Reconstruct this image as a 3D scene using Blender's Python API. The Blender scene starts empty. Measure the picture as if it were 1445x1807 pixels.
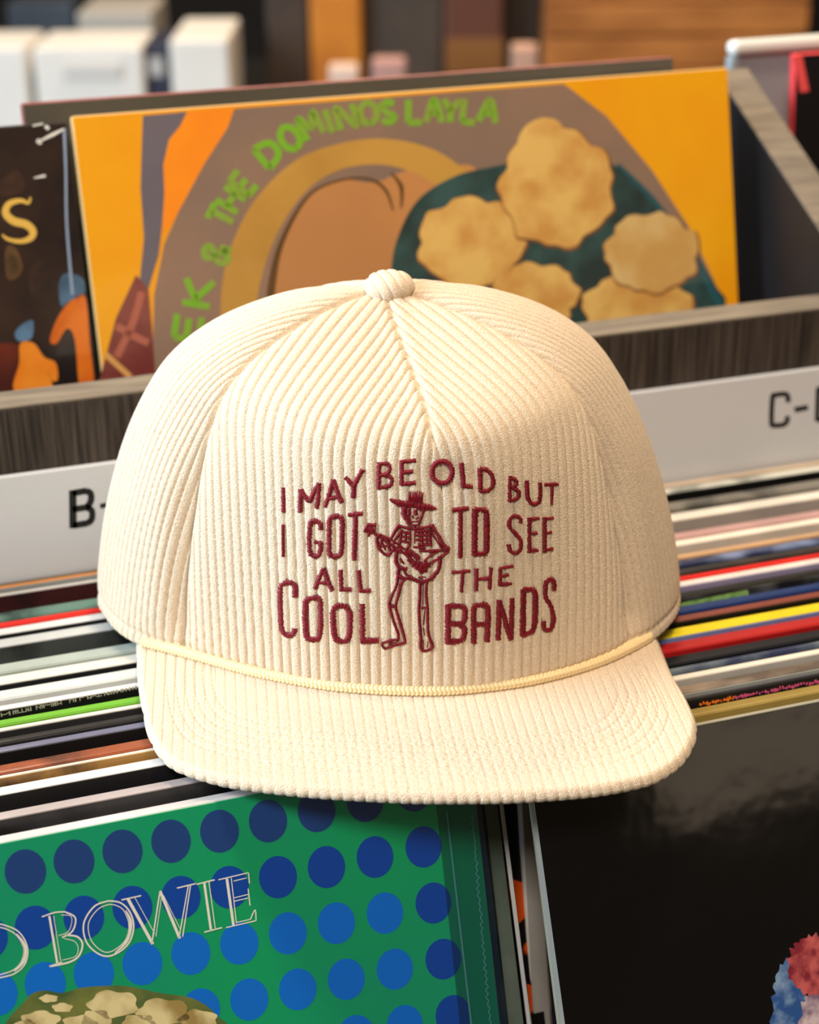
import bpy, bmesh, math, random
import numpy as np
from mathutils import Vector, Matrix
from mathutils.bvhtree import BVHTree
random.seed(7)
rng = np.random.default_rng(7)
S = bpy.context.scene
COL = S.collection
R = math.radians

# ------------------------------------------------------------------ camera
W, H, F = 1445, 1807, 3000.0
YAW, PITCH, ROLL, CZ = R(18.4), R(25.0), R(0.5), 1.30
hd = np.array([math.sin(YAW), math.cos(YAW), 0.0])          # horizontal heading
rt = np.array([math.cos(YAW), -math.sin(YAW), 0.0])
zz = np.array([0, 0, 1.0])
fw = math.cos(PITCH) * hd - math.sin(PITCH) * zz
up0 = math.sin(PITCH) * hd + math.cos(PITCH) * zz
cr = rt * math.cos(ROLL) - up0 * math.sin(ROLL)
cu = rt * math.sin(ROLL) + up0 * math.cos(ROLL)
CAM = np.array([0, 0, CZ])
cd = bpy.data.cameras.new('camera')
cam = bpy.data.objects.new('camera', cd); COL.objects.link(cam)
m = Matrix(((cr[0], cu[0], -fw[0], 0), (cr[1], cu[1], -fw[1], 0), (cr[2], cu[2], -fw[2], CZ), (0, 0, 0, 1)))
cam.matrix_world = m
cd.sensor_fit = 'HORIZONTAL'; cd.sensor_width = 24.0; cd.lens = 24.0 * F / W
cd.clip_start = 0.02; cd.clip_end = 50
cd.dof.use_dof = True; cd.dof.focus_distance = 0.575; cd.dof.aperture_fstop = 7.0
S.camera = cam

def ray(px, py):
    return fw + cr * ((px - W / 2) / F) + cu * ((H / 2 - py) / F)
def on_plane(px, py, o, n):
    v = ray(px, py); return CAM + v * (np.dot(np.asarray(o) - CAM, n) / np.dot(v, n))
def on_z(px, py, Z): return on_plane(px, py, (0, 0, Z), zz)
def on_y(px, py, Y): return on_plane(px, py, (0, Y, 0), np.array([0, 1.0, 0]))
def on_x(px, py, X): return on_plane(px, py, (X, 0, 0), np.array([1.0, 0, 0]))
def hw(x, y, z):                                             # heading frame (mm, z below camera) to world
    return rt * x / 1000 + hd * y / 1000 + zz * z / 1000 + CAM

# ------------------------------------------------------------------ world, lights, exposure
w = bpy.data.worlds.new('shop_ambient'); S.world = w; w.use_nodes = True
w.node_tree.nodes['Background'].inputs[0].default_value = (1.0, 0.70, 0.42, 1)
w.node_tree.nodes['Background'].inputs[1].default_value = 0.10
def area(name, pos, target, size, energy, col, shape='DISK', size_y=None):
    l = bpy.data.lights.new(name, 'AREA'); l.energy = energy; l.color = col; l.shape = shape; l.size = size
    if size_y: l.size_y = size_y
    o = bpy.data.objects.new(name, l); COL.objects.link(o)
    o.location = pos
    o.rotation_euler = (Vector(target) - Vector(pos)).to_track_quat('-Z', 'Y').to_euler()
    return o
capc = hw(0, 580, -250)
area('ceiling_spot_key', hw(260, 560, 1250), capc, 0.16, 13.5, (1.0, 0.76, 0.50))
area('ceiling_spot_back', hw(-500, 1500, 1400), capc, 0.30, 7.0, (1.0, 0.84, 0.64))
area('front_fill_light', hw(-150, -700, 1150), capc, 0.45, 19.0, (1.0, 0.90, 0.78))  # unseen front fill, strengthened to brighten surfaces facing the camera
area('shop_window', hw(-1900, 250, 500), capc, 1.4, 90.0, (0.66, 0.84, 1.0), 'RECTANGLE', 1.6)
area('added_reflection_light', (1.75, -2.4, 1.40), (0.3, 0.45, 0.95), 0.55, 1.6, (1.0, 0.78, 0.55), 'RECTANGLE', 0.22)  # added unseen light: warm reflection patch on the black sleeve, some front fill
area('far_aisle_light', hw(200, 2000, 1300), hw(100, 2400, -300), 0.5, 30.0, (1.0, 0.82, 0.6))
S.view_settings.view_transform = 'Standard'; S.view_settings.look = 'None'
S.view_settings.gamma = 1.0; S.view_settings.use_curve_mapping = False
S.view_settings.exposure = 0.1

# ------------------------------------------------------------------ materials
def lin(c):
    return tuple(((v / 255) / 12.92 if v <= 10 else (((v / 255) + 0.055) / 1.055) ** 2.4) for v in c)
MATS = {}
def mat(name, rgb, rough=0.55, coat=0.0, var=0.0, vscale=60.0, bump=0.0, bscale=400.0, sheen=0.0, spec=0.5, stretch=None, rgb2=None, metal=0.0, vdetail=4.0, lo=0.35, hi=0.65):
    if name in MATS: return MATS[name]
    M = bpy.data.materials.new(name); M.use_nodes = True
    nt = M.node_tree; b = nt.nodes['Principled BSDF']
    c = lin(rgb)
    b.inputs['Base Color'].default_value = (*c, 1)
    b.inputs['Roughness'].default_value = rough
    b.inputs['Specular IOR Level'].default_value = spec
    b.inputs['Metallic'].default_value = metal
    b.inputs['Coat Weight'].default_value = coat
    b.inputs['Coat Roughness'].default_value = 0.08
    b.inputs['Sheen Weight'].default_value = sheen
    b.inputs['Sheen Roughness'].default_value = 0.5
    tc = None
    if var or rgb2 or bump:
        tc = nt.nodes.new('ShaderNodeTexCoord')
        mp = nt.nodes.new('ShaderNodeMapping'); nt.links.new(tc.outputs['Object'], mp.inputs['Vector'])
        if stretch: mp.inputs['Scale'].default_value = stretch
    if var or rgb2:
        n = nt.nodes.new('ShaderNodeTexNoise'); n.inputs['Scale'].default_value = vscale; n.inputs['Detail'].default_value = vdetail
        nt.links.new(mp.outputs['Vector'], n.inputs['Vector'])
        rp = nt.nodes.new('ShaderNodeValToRGB')
        c2 = lin(rgb2) if rgb2 else tuple(min(1, v * (1 + var)) for v in c)
        c1 = c if rgb2 else tuple(v * (1 - var) for v in c)
        rp.color_ramp.elements[0].color = (*c1, 1); rp.color_ramp.elements[1].color = (*c2, 1)
        rp.color_ramp.elements[0].position = lo; rp.color_ramp.elements[1].position = hi
        nt.links.new(n.outputs['Fac'], rp.inputs['Fac']); nt.links.new(rp.outputs['Color'], b.inputs['Base Color'])
    if bump:
        n2 = nt.nodes.new('ShaderNodeTexNoise'); n2.inputs['Scale'].default_value = bscale; n2.inputs['Detail'].default_value = 3
        nt.links.new(mp.outputs['Vector'], n2.inputs['Vector'])
        bp = nt.nodes.new('ShaderNodeBump'); bp.inputs['Strength'].default_value = bump; bp.inputs['Distance'].default_value = 0.0006
        nt.links.new(n2.outputs['Fac'], bp.inputs['Height']); nt.links.new(bp.outputs['Normal'], b.inputs['Normal'])
        if coat: nt.links.new(bp.outputs['Normal'], b.inputs['Coat Normal'])
    MATS[name] = M
    return M
CORD = mat('cream_corduroy', (229, 208, 181), 0.95, var=0.13, vscale=1700, bump=0.9, bscale=2200, sheen=0.25, spec=0.1)
ROPE = mat('cream_cord_rope', (244, 219, 168), 0.6, bump=0.15, bscale=3000, sheen=0.2, spec=0.3)
THREAD = mat('oxblood_thread', (126, 15, 30), 0.45, var=0.25, vscale=900, spec=0.3)
SEWN = mat('cream_sewing_thread', (226, 202, 160), 0.7)
WOOD = mat('dark_ash_laminate', (38, 32, 28), 0.6, stretch=(260, 260, 9), vscale=2.2, rgb2=(88, 77, 67), vdetail=5, lo=0.38, hi=0.75, spec=0.3)
EDGE = mat('grey_ash_lit_top', (108, 98, 86), 0.65, stretch=(14, 120, 120), vscale=2.0, rgb2=(134, 122, 106), vdetail=4, spec=0.3)  # lighter tone for board tops: overhead light put into the colour
CARD = mat('white_acrylic', (214, 216, 220), 0.35, spec=0.4)
BLACKINK = mat('black_ink', (16, 16, 17), 0.5)

# ------------------------------------------------------------------ helpers
def link(o, parent=None):
    COL.objects.link(o)
    if parent is not None: o.parent = parent
    return o
def from_np(name, verts, faces, material, parent=None, smooth=True):
    verts = np.asarray(verts, dtype=np.float32); faces = np.asarray(faces, dtype=np.int32)
    me = bpy.data.meshes.new(name)
    nv, nf, k = len(verts), len(faces), faces.shape[1]
    me.vertices.add(nv); me.vertices.foreach_set('co', verts.ravel())
    me.loops.add(nf * k); me.loops.foreach_set('vertex_index', faces.ravel())
    me.polygons.add(nf)
    me.polygons.foreach_set('loop_start', np.arange(0, nf * k, k, dtype=np.int32))
    me.polygons.foreach_set('loop_total', np.full(nf, k, dtype=np.int32))
    me.polygons.foreach_set('use_smooth', np.full(nf, smooth))
    me.update(calc_edges=True)
    me.materials.append(material)
    return link(bpy.data.objects.new(name, me), parent)
def from_lists(name, verts, faces, material, parent=None, smooth=False):
    me = bpy.data.meshes.new(name); me.from_pydata([tuple(v) for v in verts], [], faces); me.update()
    if smooth: me.polygons.foreach_set('use_smooth', [True] * len(me.polygons))
    me.materials.append(material)
    return link(bpy.data.objects.new(name, me), parent)
def grid_faces(r, c, closed=False, off=0):
    i = np.arange(r - 1)[:, None]; cc = c if closed else c - 1
    j = np.arange(cc)[None, :]; j2 = (j + 1) % c
    return (np.stack([i * c + j + 0 * j, i * c + j2, (i + 1) * c + j2, (i + 1) * c + j], -1).reshape(-1, 4) + off)
def thing(name, label, cat, loc, group=None, kind=None):
    o = bpy.data.objects.new(name, None); o.empty_display_size = 0.02; COL.objects.link(o); o.location = loc
    bpy.context.view_layer.update()
    return tag(o, label, cat, group, kind)
def tag(o, label, cat=None, group=None, kind=None):
    if label: o['label'] = label
    if cat: o['category'] = cat
    if group: o['group'] = group
    if kind: o['kind'] = kind
    return o
def put(o, parent):                                          # parent keeping the world place
    o.parent = parent; o.matrix_parent_inverse = Matrix.Translation(-Vector(parent_loc(parent))); return o
def parent_loc(p):
    v = Vector(p.location)
    return v
def box_mesh(name, lo, hi, bev, material, parent=None, seg=1):
    bm = bmesh.new(); bmesh.ops.create_cube(bm, size=1)
    lo, hi = np.asarray(lo, float), np.asarray(hi, float)
    for v in bm.verts:
        v.co = Vector(((v.co.x + .5) * (hi[0] - lo[0]) + lo[0], (v.co.y + .5) * (hi[1] - lo[1]) + lo[1], (v.co.z + .5) * (hi[2] - lo[2]) + lo[2]))
    if bev: bmesh.ops.bevel(bm, geom=bm.edges[:], offset=bev, segments=seg, affect='EDGES', profile=0.5)
    me = bpy.data.meshes.new(name); bm.to_mesh(me); bm.free(); me.materials.append(material)
    return link(bpy.data.objects.new(name, me), parent)
def crom(pts, n, closed=False):                               # Catmull-Rom
    P = np.asarray(pts, float); k = len(P); out = []
    segs = k if closed else k - 1
    for i in range(segs):
        if closed: a, b, c, d = P[(i - 1) % k], P[i], P[(i + 1) % k], P[(i + 2) % k]
        else: a, b, c, d = P[max(i - 1, 0)], P[i], P[i + 1], P[min(i + 2, k - 1)]
        t = np.linspace(0, 1, n, endpoint=False)[:, None]
        out.append(0.5 * ((2 * b) + (-a + c) * t + (2 * a - 5 * b + 4 * c - d) * t ** 2 + (-a + 3 * b - 3 * c + d) * t ** 3))
    if not closed: out.append(P[-1:])
    return np.concatenate(out)
def resample(P, n, closed=False):
    Q = np.vstack([P, P[:1]]) if closed else P
    L = np.concatenate([[0], np.cumsum(np.linalg.norm(np.diff(Q, axis=0), axis=1))])
    t = np.linspace(0, L[-1], n, endpoint=not closed)
    return np.stack([np.interp(t, L, Q[:, i]) for i in range(P.shape[1])], 1)

# ------------------------------------------------------------------ room shell
FL = -1.0 + 0.0
FLOORZ = 0.0
fm = mat('grey_concrete', (92, 84, 76), 0.6, var=0.2, vscale=3)
o = box_mesh('floor', (-3, -2, -0.1), (4, 4.6, 0), 0, fm); tag(o, None, kind='structure')
wm = mat('dark_painted_wall', (26, 22, 20), 0.8, var=0.15, vscale=4)
o = box_mesh('wall_back', (-3, 4.5, 0), (4, 4.6, 3.0), 0, wm); tag(o, None, kind='structure')

# ------------------------------------------------------------------ record bins (fixed furniture)
PY, PT = 0.640, 0.018                 # tier board front face and thickness
TOPZ = CZ - 0.2432
FBZ = 0.668                            # floor of the front bin
BBZ = CZ - 0.4690                       # floor of the upper bin
rack = thing('record_rack', 'tiered record rack of dark ash boards holding all the records', 'record rack', (0.2, 0.5, 0))
def rbox(name, lo, hi, material, bev=0.0006):
    o = box_mesh(name, lo, hi, bev, material); return put(o, rack)
rbox('tier_board', (-0.45, PY, FBZ - .02), (0.95, PY + PT, TOPZ - .0012), WOOD)
rbox('tier_lit_top', (-0.45, PY, TOPZ - .0012), (0.95, PY + PT, TOPZ), EDGE, 0.0003)
rbox('front_board', (-0.45, 0.282, FBZ - .10), (0.95, 0.30, FBZ + .14), WOOD)
rbox('upper_bin_floor', (-0.45, PY + PT, BBZ - .018), (0.95, 1.02, BBZ), WOOD)
rbox('back_board', (-0.45, 1.02, FBZ - .02), (0.95, 1.038, CZ - .26), WOOD)
rbox('base_plinth', (-0.45, 0.32, 0.0), (0.95, 1.0, .63), WOOD)

# side divider of the upper tier, sloped top edge
DX = 0.4245
pa, pb = on_x(1294, 172, DX), on_x(1445, 402, DX)
slope = (pa[2] - pb[2]) / (pa[1] - pb[1])
yb0, yb1 = PY + PT, min(pa[1] + 0.02, 0.794)
za = lambda y: pa[2] + slope * (y - pa[1])
yf = PY + PT
def prism(name, poly_yz, x0, x1, material, parent):
    n = len(poly_yz)
    v = [(x0, y, z) for y, z in poly_yz] + [(x1, y, z) for y, z in poly_yz]
    f = [tuple(range(n))[::-1], tuple(range(n, 2 * n))] + [(i, (i + 1) % n, n + (i + 1) % n, n + i) for i in range(n)]
    return put(from_lists(name, v, f, material), parent)
zf = max(za(yf), BBZ + .02)
prism('side_divider', [(yf, BBZ), (yb1, BBZ), (yb1, za(yb1) - .001), (yf, zf - .001)], DX, DX + .018, mat('charcoal_laminate', (22, 20, 21), 0.5, var=0.25, vscale=30), rack)
prism('divider_lit_top', [(yf, zf - .001), (yb1, za(yb1) - .001), (yb1, za(yb1)), (yf, zf)], DX, DX + .018, EDGE, rack)

# ------------------------------------------------------------------ flat print helpers
def poly_print(name, pts, plane, lift, material, parent, n=6, smooth=True, closed=True):
    o_, nrm = plane; lift = lift * .2
    P = crom(pts, n, True) if smooth else np.asarray(pts, float)
    v = [on_plane(x, y, o_ + nrm * lift, nrm) for x, y in P]
    o = from_lists(name, v, [tuple(range(len(v)))], material)
    if o.data.polygons[0].normal.dot(Vector(nrm)) < 0: o.data.flip_normals()
    return put_world(o, parent)
def stroke_ribbon(polys, plane, lift):
    """polys: list of (pts, width px). returns verts, quads"""
    o_, nrm = plane; V = []; Fc = []; lift = lift * .2
    for pts, wd in polys:
        P = np.asarray(pts, float)
        if len(P) > 2: P = crom(P, 6)
        T = np.gradient(P, axis=0); T /= np.linalg.norm(T, axis=1)[:, None] + 1e-9
        N = np.stack([-T[:, 1], T[:, 0]], 1)
        ww = wd if np.ndim(wd) else np.full(len(P), wd)
        if np.ndim(wd): ww = np.interp(np.linspace(0, 1, len(P)), np.linspace(0, 1, len(wd)), wd)
        b = len(V)
        for p, n_, q in zip(P, N, ww):
            V.append(on_plane(*(p + n_ * q / 2), o_ + nrm * lift, nrm)); V.append(on_plane(*(p - n_ * q / 2), o_ + nrm * lift, nrm))
        for i in range(len(P) - 1): Fc.append((b + 2 * i, b + 2 * i + 1, b + 2 * i + 3, b + 2 * i + 2))
    return V, Fc
def stroke_print(name, polys, plane, lift, material, parent):
    V, Fc = stroke_ribbon(polys, plane, lift)
    return put_world(from_lists(name, V, Fc, material), parent)
def world_loc(p):
    v = Vector(p.location)
    return v if p.parent is None else None
def put_world(o, parent):
    bpy.context.view_layer.update()
    o.parent = parent; o.matrix_parent_inverse = parent.matrix_world.inverted(); return o

# ------------------------------------------------------------------ records
LP = 0.315
CLEAR = 0.06
def record(label, x0, top, lean, thick, body_m, cover_m, group, width=LP, height=LP, name='record_sleeve', floor=None):
    """sleeve whose front top-left corner is (x0, top[0], top[1]); leans back by lean"""
    c, s_ = math.cos(lean), math.sin(lean)
    y, z = top
    o = thing(name, label, 'record', (x0 + width / 2, y - height * s_, z - height * c), group)
    o.rotation_euler = (-lean, 0, 0)
    bpy.context.view_layer.update()
    b = box_mesh('sleeve', (-width / 2, 0.0004, 0), (width / 2, thick, height), min(0.0012, thick * .3), body_m, o, 2)
    f = box_mesh('front_cover', (-width / 2 + .0006, 0, 0.0006), (width / 2 - .0006, 0.0006, height - .0006), 0.0001, cover_m, o)
    n = np.array([0, -c, s_])
    return o, b, f, (np.array([x0, y, z]), n)

def rec_mat(rgb, gloss=True, var=0.10):
    key = 'sleeve_%02x%02x%02x%d' % (*rgb, gloss)
    return mat(key, rgb, 0.5 if gloss else 0.6, coat=0.06 if gloss else 0.0, spec=0.22, var=var, vscale=45, stretch=(1, 1, 1), bump=0.06 if gloss else 0.0, bscale=90)
def mottle(name, a, b, sc=40, gloss=True):
    return mat(name, a, 0.42, coat=0.12 if gloss else 0, spec=0.3, rgb2=b, vscale=sc, bump=0.08, bscale=90, lo=0.42, hi=0.6)
WHITE, OFFW, SILV, GREYL = (212, 209, 205), (196, 192, 186), (178, 182, 180), (150, 152, 148)
BLK, CHAR = (20, 19, 20), (46, 45, 46)
# rows: back pixel row of the top edge, front row, next row; measured on the frame's edge; colours; words
LEFT = [
 (1012, 1023, 1023, (108, 98, 88), None, 'taupe top edge'),
 (1023, 1031, 1046, (206, 128, 52), (150, 152, 148), 'orange top edge and silvery cover'),
 (1046, 1051, 1079, OFFW, ('m', 'maroon_black', (26, 18, 20), (66, 30, 30)), 'pale top edge and maroon black cover'),
 (1079, 1096, 1096, ('m', 'mottled_teal', (26, 48, 44), (98, 130, 116)), None, 'mottled dark teal top edge'),
 (1096, 1104, 1104, (214, 44, 36), None, 'bright red top edge'),
 (1104, 1122, 1126, WHITE, BLK, 'white top edge next to the bright red one'),
 (1126, 1147, 1170, (180, 181, 178), ('m', 'ribbed_black', (16, 17, 18), (70, 74, 72)), 'pale silver top edge and wrinkled black wrap'),
 (1170, 1191, 1191, (156, 164, 156), None, 'grey green top edge in cloudy wrap'),
 (1191, 1211, 1217, (206, 203, 192), BLK, 'ivory top edge with tiny orange print'),
 (1217, 1242, 1242, (196, 198, 194), None, 'light grey top edge'),
 (1242, 1253, 1267, WHITE, BLK, 'white top edge above small pale lettering'),
 (1267, 1279, 1279, (104, 164, 48), None, 'lime green top edge'),
 (1279, 1290, 1300, (210, 202, 192), CHAR, 'pinkish white top edge and charcoal cover'),
 (1300, 1311, 1311, (38, 36, 36), None, 'charcoal top edge'),
 (1311, 1327, 1346, (104, 104, 124), BLK, 'dusky blue grey top edge in crinkled wrap'),
 (1346, 1364, 1364, ('m', 'rust_brown', (78, 44, 30), (150, 76, 44)), None, 'rust brown top edge'),
 (1364, 1369, 1389, (222, 214, 198), ('m', 'umber_gold', (56, 34, 24), (160, 118, 60)), 'thin cream top edge and umber gold cover'),
 (1389, 1410, 1430, (214, 211, 208), BLK, 'broad bright white top edge and black cover'),
 (1430, 1445, 1470, (170, 158, 156), ('m', 'slate_black', (18, 18, 20), (48, 46, 46)), 'mauve grey top edge and black cover'),
]
RIGHT = [
 (804, 817, 817, (196, 176, 154), None, 'tan top edge'),
 (817, 838, 844, ('m', 'glitter_silver', (128, 132, 124), (226, 226, 214)), BLK, 'glittering silver wrap'),
 (844, 864, 864, ('m', 'grey_wrap', (78, 76, 70), (140, 134, 124)), None, 'dull grey top edge'),
 (864, 883, 897, (244, 236, 222), (176, 168, 160), 'cream white top edge and grey cover'),
 (897, 909, 909, (190, 152, 148), None, 'dusty pink top edge'),
 (909, 921, 935, (238, 228, 214), (206, 200, 194), 'ivory top edge next to the dusty pink one'),
 (935, 943, 943, (196, 160, 124), None, 'camel top edge'),
 (943, 957, 957, ('m', 'glint_navy', (26, 38, 78), (120, 136, 176)), None, 'navy top edge in glinting wrap'),
 (957, 974, 974, ('m', 'brown_black', (24, 18, 17), (52, 40, 36)), None, 'brown black top edge'),
 (974, 979, 979, (226, 44, 40), None, 'thin scarlet top edge'),
 (979, 992, 1000, (226, 222, 222), (158, 150, 184), 'white top edge over a lavender cover'),
 (1000, 1013, 1024, BLK, ('m', 'smoke_grey', (34, 34, 36), (92, 94, 96)), 'black top edge with a pale green patch'),
 (1024, 1037, 1037, (22, 50, 108), None, 'royal blue top edge'),
 (1037, 1052, 1061, (126, 66, 54), BLK, 'reddish brown top edge'),
 (1061, 1079, 1085, (226, 208, 24), (118, 136, 190), 'bright yellow top edge'),
 (1085, 1107, 1107, (176, 28, 30), None, 'deep red top edge in torn clear wrap'),
 (1107, 1124, 1124, (18, 20, 28), None, 'blue black top edge'),
 (1124, 1137, 1137, ('m', 'navy_steel', (34, 46, 82), (104, 118, 130)), None, 'steel and navy top edge'),
 (1137, 1157, 1163, (228, 224, 214), (176, 172, 166), 'broad white top edge next to steel navy one'),
 (1163, 1180, 1185, ('m', 'brown_grey', (90, 78, 68), (140, 124, 110)), GREYL, 'brown grey top edge with a silver rim'),
 (1185, 1190, 1210, (40, 38, 42), BLK, 'black cover printed with pink and orange marks'),
 (1210, 1232, 1232, (150, 128, 66), None, 'olive gold top edge with a pink line'),
]
def colmat(c, gloss=True):
    if isinstance(c, tuple) and c and c[0] == 'm': return mottle(c[1], c[2], c[3])
    return rec_mat(c, gloss)
def fill_bin(rows, refx, ztop0, ztop1, xfun, group, bin_words):
    res = []
    n = len(rows); ylim = PY - .0040
    for i, (rb, rf, rn, tc, fc, words) in enumerate(rows):
        f_ = i / max(1, n - 1)                                  # 0 back .. 1 front
        zt = ztop1 + (ztop0 - ztop1) * f_
        lean = R(3.0 + 4.0 * f_ + 9.0 * f_ ** 5)
        c_, s_ = math.cos(lean), math.sin(lean)
        front = on_z(refx, rf, zt)
        vb = ray(refx, rb)                                      # back edge of the top: front + th*(c, -s) on the back row's ray
        kb = vb[2] / vb[1]
        th = (kb * front[1] - (zt - CZ)) / (-s_ - kb * c_)
        th_use = min(max(th * 0.92 - .0004, 0.0012), 0.0080)
        if th_use > .0079: front = front + np.array([0, (th * .94 - th_use) * c_, 0])
        ytop = min(front[1], ylim - .0024)                      # keep clear of the sleeve behind
        th_use = min(th_use, (ylim - ytop - .0007) / c_)
        ylim = ytop
        x0 = xfun(i)
        tm = colmat(tc)
        fm_ = colmat(fc) if fc is not None else tm
        o, b, f, pl = record('record sleeve with %s %s' % (words, bin_words), x0, (ytop, zt), lean, th_use, tm, fm_, group)
        res.append((o, b, f, pl, words))
    return res
ZF, ZB = CZ - 0.3190, CZ - 0.3165
lj = [rng.uniform(-.004, .003) for _ in LEFT]
lj[-1] = on_z(877, 1318, ZF)[0] - 0.1850; lj[-2] = on_z(903, 1300, ZF)[0] - 0.1850
left = fill_bin(LEFT, 0, ZF, ZB, lambda i: 0.1850 - LP + lj[i], 'records packed in front of the B- card', 'before the B card')
rj = [rng.uniform(-.003, .003) for _ in RIGHT]
right = fill_bin(RIGHT, 1445, ZF - .0006, ZB, lambda i: 0.2015 + rj[i], 'records packed in front of the C- card', 'before the C card')
# spine and edge prints on packed sleeves
def top_marks(entry, spans, rows_y, material, name, off=0.0002):
    """small printed marks on the visible strip of a sleeve's front cover"""
    o, b, f, pl, words = entry
    polys = []
    for (xa, ya, xb, yb_, wd) in spans: polys.append(([(xa, ya), (xb, yb_)], wd))
    V, Fc = stroke_ribbon(polys, pl, off)
    return put_world(from_lists(name, V, Fc, material), f)

# the green dotted front sleeve ------------------------------------------------
gl = R(18.5)
GX1 = on_z(834, 1326, ZF)[0]
gtop = on_z(0, 1486, ZF)
teal = mat('green_print', (18, 146, 118), 0.32, coat=0.35, rgb2=(8, 162, 98), vscale=9, bump=0.05, bscale=120, lo=0.3, hi=0.7)
tealtop = rec_mat((22, 120, 98))
gro, grb, grf, gpl = record('record sleeve with a green cover of blue dots and outlined white lettering', GX1 - LP, (gtop[1], ZF), gl, 0.0078, rec_mat((206, 198, 196)), teal, 'records packed in front of the B- card')
dm = [mat('hazed_blue_ink', (26, 66, 128), 0.35, coat=0.45), mat('navy_blue_ink', (4, 70, 166), 0.35, coat=0.45), mat('bright_blue_ink', (0, 112, 216), 0.35, coat=0.45)]  # blues by row: print gradient, with some reflection haze put into the colour
A0, DA, DB = np.array([45., 1538.]), np.array([85.6, -17.8]), np.array([17.5, 99.0])
gx, gd = np.array([1.0, 0, 0]), np.array([0, -math.sin(gl), -math.cos(gl)])
for row in range(-1, 5):
    for k in range(-9, 14):
        c = A0 + DA * k + DB * row
        p = on_plane(*c, gpl[0] + gpl[1] * .00004, gpl[1])
        loc = p - gpl[0]
        xx, dd = loc @ gx, loc @ gd
        if not (0.007 < xx < LP - 0.004 and 0.0075 < dd < .16): continue
        ang = np.linspace(0, 2 * np.pi, 28, endpoint=False)
        tilt = R(8)
        v = []
        for t in ang:
            ex, ey = 0.0064 * math.cos(t), 0.0073 * math.sin(t)
            v.append(p + gx * (ex * math.cos(tilt) + ey * math.sin(tilt)) + gd * (-ex * math.sin(tilt) + ey * math.cos(tilt)))
        o = from_lists('printed_dot', v, [tuple(range(28))[::-1]], dm[0 if row <= 0 else (1 if row == 1 or k > 7 else 2)])
        put_world(o, grf)
ink = mat('white_ink', (238, 236, 226), 0.4)
def bw(pts): return [(x / 3.0104, 1520 + y / 3.0104) for x, y in pts]
BOW = {
 'B': [([(262, 290), (305, 545)], 10), ([(285, 290), (322, 530)], 3), ([(222, 295), (290, 272), (345, 268)], 6), ([(345, 268), (400, 300), (385, 370), (330, 405)], 7), ([(325, 285), (375, 290), (380, 330), (360, 375), (310, 395)], 3), ([(345, 392), (410, 400), (438, 440), (420, 500), (370, 535), (268, 558)], 8), ([(340, 410), (395, 425), (415, 460), (400, 505), (330, 525)], 3), ([(262, 558), (330, 535)], 6)],
 'O': [([(575, 210), (500, 240), (445, 330), (460, 430), (530, 495), (600, 498), (680, 440), (710, 350), (690, 270), (640, 220), (575, 210)], 7), ([(580, 228), (520, 255), (470, 330), (485, 420), (545, 478), (600, 475), (665, 420), (685, 340), (660, 265), (620, 235), (580, 228)], 4), ([(668, 260), (695, 330), (672, 425), (610, 487)], [4, 14, 12, 4])],
 'W': [([(645, 205), (750, 182)], 6), ([(680, 200), (812, 440)], 14), ([(715, 190), (822, 385)], 3), ([(806, 440), (850, 158)], 6), ([(828, 400), (858, 190)], 3), ([(850, 158), (955, 410)], 13), ([(868, 180), (960, 365)], 3), ([(950, 410), (1000, 130)], 5), ([(970, 400), (1012, 128)], 5), ([(940, 142), (1040, 118)], 6)],
 'I': [([(1045, 122), (1140, 98)], 6), ([(1085, 115), (1120, 362)], 11), ([(1110, 110), (1143, 355)], 4), ([(1085, 376), (1180, 352)], 6)],
 'E': [([(1160, 98), (1320, 60)], 5), ([(1205, 92), (1240, 340)], 12), ([(1228, 88), (1256, 330)], 4), ([(1320, 60), (1325, 118)], 5), ([(1240, 105), (1310, 88)], 4), ([(1240, 195), (1320, 175)], 4), ([(1243, 212), (1318, 195)], 4), ([(1318, 145), (1328, 235)], 5), ([(1200, 352), (1360, 315)], 5), ([(1255, 325), (1330, 308)], 4), ([(1330, 308), (1355, 258), (1360, 315)], 5)],
 'D': [([(-40, 330), (20, 338), (100, 375), (145, 455), (135, 540), (80, 595), (0, 618), (-60, 630)], 6), ([(-40, 350), (20, 355), (85, 390), (125, 460), (115, 530), (70, 578), (0, 602)], 5), ([(88, 385), (130, 450), (125, 530), (75, 585)], [4, 16, 14, 4]), ([(-90, 345), (-40, 330)], 5), ([(-70, 345), (-35, 620)], 12), ([(-100, 640), (-20, 620)], 5)],
}
for ch, polys in BOW.items():
    stroke_print('printed_letter', [(bw(p), (np.array(q) * 1.18 / 3.0104 if np.ndim(q) else q * 1.18 / 3.0104)) for p, q in polys], gpl, .0008, ink, grf)
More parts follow.
